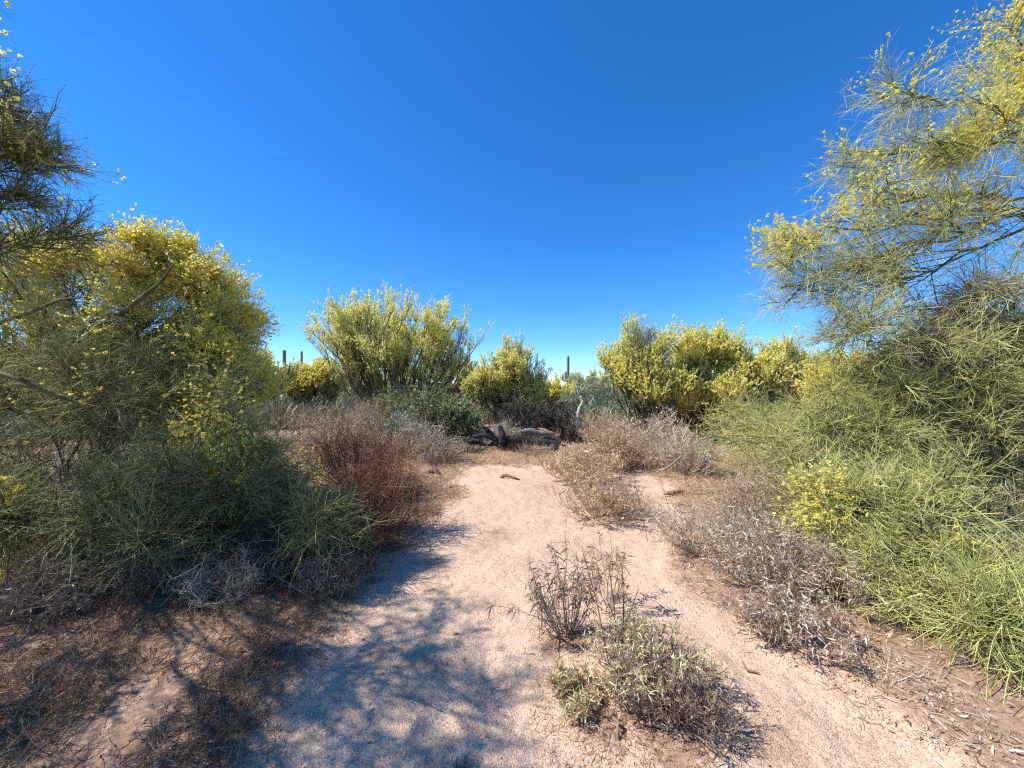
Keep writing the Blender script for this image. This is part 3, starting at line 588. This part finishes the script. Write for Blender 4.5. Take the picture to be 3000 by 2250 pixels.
# upright stick stump
x, y = wx(713, 1.73), 1.73; z = hz(x, y)
b = bars([[(x, y, z - .03), (x + .002, y, z + .07), (x + .006, y, z + .13), (x + .025, y + .004, z + .19)]], [(.013, .012, .011, .006)], k=8)
o = b.obj('wood_stub', M['brown_wood']); tag(o, 'short weathered stick standing upright in the sand at bottom right', 'stick')
# bleached wood chips, sticks, leaf
def stick(pts, rad, mat, label, name='stick', cat='stick', k=6):
    P = [(wx(px, Y), Y, hz(wx(px, Y), Y) + dz) for px, Y, dz in pts]
    o = bars([P], [rad], k=k).obj(name, M[mat]); tag(o, label, cat); return o
stick([(640, 1.78, .012), (655, 1.76, .02), (672, 1.73, .01)], (.009, .012, .006), 'raw_wood', 'bleached split stick lying before the brittle shrub')
stick([(578, 1.62, .012), (584, 1.56, .02), (586, 1.53, .012)], (.010, .014, .008), 'grey_wood', 'whitish wood chip on the sand near the bottom edge', 'wood_chip', 'wood chip')
stick([(612, 1.80, .03), (618, 1.76, .045), (617, 1.72, .01)], (.006, .008, .006), 'brown_wood', 'bent brown root arching out of the brown litter', 'root', 'root')
stick([(741, 2.12, .06), (746, 2.10, .015), (760, 2.08, .012)], (.006, .007, .005), 'raw_wood', 'small pink brown bent stick on the sand right of the brittle shrub')
stick([(560, 2.05, .04), (566, 1.98, .03), (563, 1.90, .01)], (.006, .005, .003), 'brown_wood', 'crooked dark twig reaching from the withered clump', 'twig', 'twig')
stick([(395, 1.98, .006), (425, 1.93, .008), (447, 1.88, .006)], (.002, .0022, .0015), 'grey_wood', 'thin pale twig lying in the dappled shade', 'twig', 'twig')
stick([(500, 6.3, .03), (506, 6.28, .05), (513, 6.2, .03), (520, 6.15, .01)], (.03, .03, .02, .01), 'brown_wood', 'broken chunk of orange brown wood on the sandy mound', 'wood_chunk', 'wood')
stick([(426, 6.9, .02), (434, 6.9, .06), (440, 6.8, .02)], (.04, .05, .03), 'brown_wood', 'small dark chunk of wood at the left edge of the far path', 'wood_chunk', 'wood')
stick([(663, 5.6, .04), (672, 5.55, .05), (684, 5.6, .03)], (.03, .03, .015), 'brown_wood', 'short brown branch on the sand edge under the tan grey shrub', 'branch', 'branch')
stick([(655, 6.6, .05), (668, 6.5, .16), (680, 6.45, .34), (683, 6.45, .42)], (.012, .018, .014, .008), 'grey_wood', 'pale bare branch propped up in the tan shrubs', 'branch', 'branch')
stick([(268, 3.0, .10), (290, 2.9, .06), (305, 2.8, .03)], (.010, .009, .005), 'grey_wood', 'whitish dead branch tip in the left shade', 'branch', 'branch')
b = Buf(); x, y = wx(455, 2.44), 2.44; z = hz(x, y)
b.ribbons(np.array([[(x - .022, y, z + .010), (x - .005, y, z + .016), (x + .01, y, z + .012), (x + .026, y, z + .014)]]), np.array([[.004, .02, .016, .002]]), np.array([.5]), side=np.array([[0, 0, 1.0]]))
mo, tt_, N, Lk = mat_base('orange_leaf_skin'); bb = N('ShaderNodeBsdfPrincipled'); bb.inputs['Base Color'].default_value = (.75, .34, .08, 1); oo = N('ShaderNodeOutputMaterial'); Lk(bb.outputs[0], oo.inputs[0])
o = b.obj('fallen_leaf', mo); tag(o, 'single bright orange fallen leaf on the path', 'leaf')

# ---- burnt fallen log
Y = 9.4
def lp(px, dz, dy=0): return (wx(px, Y + dy), Y + dy, hz(wx(px, Y + dy), Y + dy) + dz)
root = thing('fallen_tree', lp(515, 0), 'charred fallen tree lying across the end of the path', 'fallen tree')
bars([[lp(488, .10), lp(500, .22), (lp(516, .28)), lp(534, .22), lp(552, .16), lp(566, .10)]], [(.05, .08, .10, .10, .08, .05)], k=10).obj('trunk', M['char'], root)
bars([[lp(500, .22), lp(486, .36), lp(472, .33)]], [(.09, .07, .04)], k=8).obj('branch', M['char'], root)
bars([[lp(494, .32), lp(487, .48), lp(481, .60)]], [(.07, .06, .03)], k=8).obj('branch', M['char'], root)
bars([[lp(502, .0, -.1), lp(503, .3, -.1), lp(500, .62)]], [(.10, .09, .05)], k=8).obj('branch', M['char'], root)
bars([[lp(553, .12, -.2), lp(557, .02, -.4)]], [(.09, .05)], k=8).obj('branch', M['char'], root)
Y = 10.0
o = bars([[lp(518, .42), lp(530, .44), lp(545, .34), lp(560, .22)]], [(.05, .075, .07, .04)], k=9).obj('fallen_log', M['grey_wood']); tag(o, 'bleached grey log resting behind the charred trunk', 'log')
o = bars([[lp(538, .5), lp(552, .32), lp(562, .12)]], [(.04, .06, .03)], k=8).obj('fallen_log', M['raw_wood']); tag(o, 'split orange brown log end beside the grey log', 'log')
Y = 8.9
o = bars([[lp(452, .22), lp(465, .30), lp(480, .24), lp(486, .15)]], [(.04, .06, .06, .03)], k=8).obj('burnt_branch', M['char']); tag(o, 'curved burnt branch lying left of the charred trunk', 'branch')
shrub('blackened brush heap under the curved burnt branch', (wx(468, 8.9), 8.9), .3, 1.1, stems=40, k2=6, k3=5, twig='dark_twig', tw=.006, wig=.3, name='brush_heap', cat='brush')

shrub('small blackened tangle lying on the charred trunk', (wx(515, 9.2), 9.2), .45, .9, stems=34, k2=6, k3=4, twig='dark_twig', tw=.006, wig=.5, name='brush_heap', cat='brush')
shrub('tuft of bleached dry grass in front of the charred trunk', (wx(535, 8.7), 8.7), .35, .9, stems=50, k2=4, k3=3, twig='tan_twig', tw=.004, name='dry_tuft', cat='plant')

# ---- white dead tree
Y = 14.5
def dp(px, py): return tuple(wp(px, py, Y))
zb = hz(wx(578, Y), Y)
root = thing('dead_tree', (wx(578, Y), Y, zb), 'thin whitish leafless dead tree in the gap beside the tall saguaro', 'dead tree')
bars([[(wx(578, Y), Y, zb), dp(577, 424), dp(578, 412), dp(583, 402), dp(580, 395)]], [(.10, .085, .075, .065, .05)]).obj('trunk', M['bleached'], root)
for c, r in [([dp(580, 395), dp(577, 388), dp(575, 380), dp(572, 372)], (.035, .03, .02, .01)), ([dp(577, 388), dp(578, 378), dp(577, 372)], (.02, .015, .008)),
             ([dp(581, 397), dp(576, 390), dp(568, 388)], (.03, .02, .01)), ([dp(580, 393), dp(585, 386), dp(592, 385), dp(600, 388)], (.03, .025, .015, .008)),
             ([dp(585, 386), dp(587, 379), dp(590, 376)], (.015, .01, .006)), ([dp(578, 418), dp(585, 412), dp(591, 402), dp(594, 396)], (.035, .03, .025, .012)), ([dp(583, 401), dp(587, 396)], (.02, .01))]:
    bars([c], [r], k=5).obj('branch', M['bleached'], root)

# ---- saguaros
def saguaro(label, px, py_top, Y, w, arms=()):
    x = wx(px, Y); z0 = hz(x, Y) - .1; top = EYE + (HY - py_top) / F * Y
    root = thing('saguaro_cactus', (x, Y, z0), label, 'cactus', 'tall saguaro columns above the bushes')
    def column(cx, cy, za, zt, rad, nm, foot=None):
        K, ms = 32, 26
        tv = np.linspace(0, 1, ms); prof = np.ones(ms) * rad * (.88 + .12 * np.sin(tv * 3))
        prof[-4:] *= [.96, .86, .6, .05]
        zz = za + (zt - za) * np.r_[np.linspace(0, 1 - rad * 1.2 / (zt - za), ms - 4), 1 - rad * .7 / (zt - za), 1 - rad * .3 / (zt - za), 1 - rad * .08 / (zt - za), 1]
        an = np.arange(K) * 2 * math.pi / K
        rib = 1 + .09 * np.where(np.arange(K) % 2 == 0, 1, -1)
        V = np.zeros((ms, K, 3))
        bx = np.full(ms, cx); by = np.full(ms, cy)
        if foot is not None:
            g = np.clip(tv * 4, 0, 1); g = np.sqrt(g); bx = foot + (cx - foot) * g
        V[:, :, 0] = bx[:, None] + prof[:, None] * rib * np.cos(an); V[:, :, 1] = by[:, None] + prof[:, None] * rib * np.sin(an); V[:, :, 2] = zz[:, None]
        j = np.arange(ms - 1)[:, None] * K; a = np.arange(K)[None]; bq = (a + 1) % K
        Q = np.stack([j + a, j + bq, j + K + bq, j + K + a], -1).reshape(-1, 4)
        mesh_obj(nm, V.reshape(-1, 3) - np.array(root.location), Q, M['saguaro'], root)
    column(x, Y, z0, top, w, 'stem')
    for apx, apy, dy, r2, zb_ in arms:
        column(wx(apx, Y), Y + dy, zb_, EYE + (HY - apy) / F * Y, r2, 'arm', foot=x)
saguaro('tallest slender saguaro with two short arms left of the white dead tree', 568, 356, 60, .21, [(565.2, 371.5, -.3, .18, 2.2), (562.8, 373.5, .2, .16, 2.2)])
saguaro('thicker saguaro column beside the golden left tree', 284.3, 350, 50, .2)
saguaro('thin saguaro column rising from the far yellow palo verde', 301.6, 351, 62, .165)

# ---- distant low bushes and trees filling the horizon
protoP = []
def far_tree(px, Y, w, h, kind, lab):
    x = wx(px, Y)
    fan_tree(lab, (x, Y), [(np.array([x - w * .22, Y, h * .52]), np.array([w * .26, w * .3, h * .36]), 1), (np.array([x + w * .22, Y, h * .55]), np.array([w * .26, w * .3, h * .38]), 1)],
        n=30, k1=6, k2=6, k3=5, k4=2, L1=.7, L2=.5, L3=.35, L4=.2, up=.6, tw=.02, flower=kind, fper=4, fsize=.06, fthr=-.6, group='distant palo verdes along the horizon', seed=int(px) % 17)
far_tree(385, 24, 5.5, 2.6, .3, 'distant green palo verde seen through the domed tree')
far_tree(455, 27, 6, 2.6, .6, 'distant palo verde between the domed and the airy tree')
far_tree(600, 30, 5, 2.3, .1, 'distant green palo verde behind the blue green bush')
far_tree(655, 22, 5, 2.6, .8, 'distant palo verde behind the slanting trunks')
far_tree(830, 20, 5.5, 2.9, .7, 'distant palo verde behind the feathery one')
far_tree(940, 16, 6, 3.2, .6, 'distant palo verde hidden behind the right foreground crown')
far_tree(30, 13, 5.5, 3.4, .8, 'palo verde glimpsed through the left tree at the far left')
far_tree(150, 15, 5.5, 3.4, .8, 'palo verde glimpsed through the left tree left of its limbs')
far_tree(235, 17, 5, 3, .8, 'palo verde glimpsed through the golden edge of the left tree')

# far scrub band, nobody could count it
b, lf = Buf(), Buf()
n = 2600
ang = rng.uniform(R(25), R(155), n); dist = 16 * (60 / 16) ** rng.random(n)
cx, cy = dist / np.tan(ang) if False else dist * np.cos(ang), dist * np.sin(ang)
keep = ~((np.abs(cx) < 1.5) & (cy < 10)); cx, cy = cx[keep], cy[keep]; n = len(cx)
cz = terrain(cx, cy) - H0
st = 26
P0 = np.repeat(np.stack([cx, cy, cz], 1), st, 0); N_ = len(P0)
sz = np.repeat(rng.uniform(.5, 1.5, n), st)
d = rdir(N_); d[:, 2] = np.abs(d[:, 2]) * .9 + .25; d = nrm(d)
P = P0[:, None] + d[:, None] * np.linspace(0, 1, 3)[None, :, None] * (sz * rng.uniform(.5, 1, N_))[:, None, None]
b.ribbons(P, np.linspace(.06, .03, 3)[None].repeat(N_, 0) * (sz * .8)[:, None], np.repeat(rng.random(n), st) * .7 + rng.random(N_) * .3)
M['scrub'] = plant_mat('distant_scrub', [(.10, .13, .06), (.20, .22, .11), (.30, .25, .16), (.33, .34, .16)], transl=.1)
o = b.obj('desert_scrub', M['scrub'], None, smooth=False); tag(o, 'low olive and tan scrub covering the far desert floor', 'scrub', kind='stuff')

# ------------------------------------------------------------------ ground litter
def scatter(n, fn, x0, x1, y0, y1):
    x = rng.uniform(x0, x1, n); y = y0 * (y1 / y0) ** rng.random(n)
    k = rng.random(n) < fn(x, y); return x[k], y[k]
def off_path(x, y): return 1 - path_mask(x, y)
# dry weeds on both banks
def blades(n, fn, rect, h, w, mat, name, label, per=7, cat='weeds', flat=.5):
    x, y = scatter(n, fn, *rect); z = terrain(x, y) - H0
    p = np.repeat(np.stack([x, y, z], 1), per, 0) + rng.normal(size=(len(x) * per, 3)) * [.02, .02, 0]
    d = rdir(len(p)); d[:, 2] = np.abs(d[:, 2]) * (1 - flat) + .15; d = nrm(d)
    ln = h * rng.uniform(.3, 1.2, len(p))
    bd = rng.normal(size=(len(p), 3)) * .35
    bd[:, 2] -= .15
    tt = np.linspace(0, 1, 4)[None, :, None]
    P = p[:, None] + ln[:, None, None] * (d[:, None] * tt + bd[:, None] * tt ** 2)
    P[:, :, 2] = np.maximum(P[:, :, 2], p[:, None, 2] + .002)
    b = Buf(); b.ribbons(P, (w * rng.uniform(.6, 1.3, len(p)))[:, None] * np.array([.8, 1, .8, .2])[None], rng.random(len(p)))
    o = b.obj(name, M[mat], None, smooth=False); tag(o, label, cat, kind='stuff')
left_bank = lambda x, y: off_path(x, y) * (x < np.interp(y, PY, PL) + .5) * np.clip((.55 + .45 * np.clip((y - 1.6), -.6, .6)) + .6 * fbm(x, y, f=2.5, seed=21), 0, 1)
right_bank = lambda x, y: off_path(x, y) * (x > 0) * np.clip(.5 + .5 * fbm(x, y, f=2.5, seed=22), 0, 1)
blades(27000, left_bank, (-5, 0, 1.1, 6), .085, .0032, 'thatch', 'dry_weeds', 'dry brown weeds and thatch on the shaded left bank')
blades(16000, lambda x, y: right_bank(x, y), (.3, 5, 1.2, 6), .05, .003, 'tan_twig', 'twig_litter', 'fine dry twigs and chaff littering the ground under the right bushes', flat=.8)
blades(16000, lambda x, y: off_path(x, y) * .9, (-6, 7, 4.5, 14), .13, .006, 'tan_leaf', 'dry_grass', 'straw coloured dry grass and chaff around the end of the path', per=6)
# curled pale leaves
def leaf_litter(n, fn, rect, L, W, mat, name, label):
    x, y = scatter(n, fn, *rect); z = terrain(x, y) - H0 + .004
    n = len(x); d = rdir(n); d[:, 2] *= .25; d = nrm(d); ln = L * rng.uniform(.4, 1.3, n)
    bd = rng.normal(size=(n, 3)) * .3; bd[:, 2] = np.abs(bd[:, 2]) * 1.2
    tt = np.linspace(0, 1, 5)[None, :, None]
    P = np.stack([x, y, z], 1)[:, None] + ln[:, None, None] * (d[:, None] * tt + bd[:, None] * tt ** 2)
    P[:, :, 2] = np.maximum(P[:, :, 2], z[:, None] + .002)
    b = Buf(); s_ = rdir(n) * .6 + [0, 0, 1.0]
    b.ribbons(P, (W * rng.uniform(.5, 1.3, n))[:, None] * np.array([.3, .9, 1, .7, .1])[None], rng.random(n), side=s_)
    o = b.obj(name, M[mat], None, smooth=False); tag(o, label, 'leaf litter', kind='stuff')
leaf_litter(12000, lambda x, y: right_bank(x, y) * np.clip(1.5 - abs(x - np.interp(y, PY, PR) - .5), 0, 1), (.4, 4, 1.3, 5.5), .034, .009, 'dry_leaf', 'leaf_litter', 'whitish curled dead leaves strewn under the right bushes')
leaf_litter(2500, lambda x, y: off_path(x, y) * (x < 0) * .5, (-4, 0, 1.2, 5), .035, .008, 'brown_leaf', 'leaf_litter', 'brown shaded leaf fragments on the left bank')
leaf_litter(1500, lambda x, y: path_mask(x, y) * .6, (-2, 2.4, 1.3, 6), .018, .004, 'brown_leaf', 'path_debris', 'scattered tiny dark plant bits on the sandy path')
# brown chaff ring around foreground plants
ring = lambda x, y: np.clip(1.4 - np.hypot((x - wx(640, 1.95)) / .42, (y - 1.88) / .28), 0, 1) + np.clip(1.3 - np.hypot((x - wx(572, 2.4)) / .2, (y - 2.38) / .15), 0, 1)
blades(3800, ring, (0, 1.4, 1.5, 2.7), .035, .0028, 'thatch', 'brown_chaff', 'brown chaff and rootlets around the foreground plants', flat=.85, per=5)

# pebbles
def pebbles(n, fn, rect, s0, s1, name, label):
    x, y = scatter(n, fn, *rect); n = len(x); z = terrain(x, y) - H0
    s = s0 + (s1 - s0) * rng.random(n) ** 3
    K = 6; an = np.arange(K) * 2 * math.pi / K
    rings = [(0.55, -.35), (1, 0), (.75, .45), (.12, .62)]
    V = np.zeros((n, 4, K, 3)); jit = rng.uniform(.75, 1.2, (n, 1, K)); asp = rng.uniform(.6, 1, n); rot = rng.uniform(0, 6.28, n)
    for j, (rr_, zz) in enumerate(rings):
        a_ = np.cos(an)[None] * rr_ * jit[:, 0] * s[:, None]; b_ = np.sin(an)[None] * rr_ * jit[:, 0] * (s * asp)[:, None]
        V[:, j, :, 0] = x[:, None] + a_ * np.cos(rot)[:, None] - b_ * np.sin(rot)[:, None]
        V[:, j, :, 1] = y[:, None] + a_ * np.sin(rot)[:, None] + b_ * np.cos(rot)[:, None]
        V[:, j, :, 2] = z[:, None] + zz * s[:, None]
    c = np.arange(n)[:, None, None] * 4 * K; j = np.arange(3)[None, :, None] * K; a = np.arange(K)[None, None]; bq = (a + 1) % K
    Q = np.stack([c + j + a, c + j + bq, c + j + K + bq, c + j + K + a], -1).reshape(-1, 4)
    o = mesh_obj(name, V.reshape(-1, 3), Q, M['pebble'], None, np.repeat(rng.random(n), 4 * K)); tag(o, label, 'pebbles', kind='stuff')
pebbles(8000, lambda x, y: np.clip(.12 + .6 * (x < -.55) * (y < 2.4) + .2 * fbm(x, y, f=3, seed=31), 0, 1), (-3.2, 3.2, 1.2, 5), .003, .014, 'pebbles', 'small pale pebbles and granite grit on the ground')
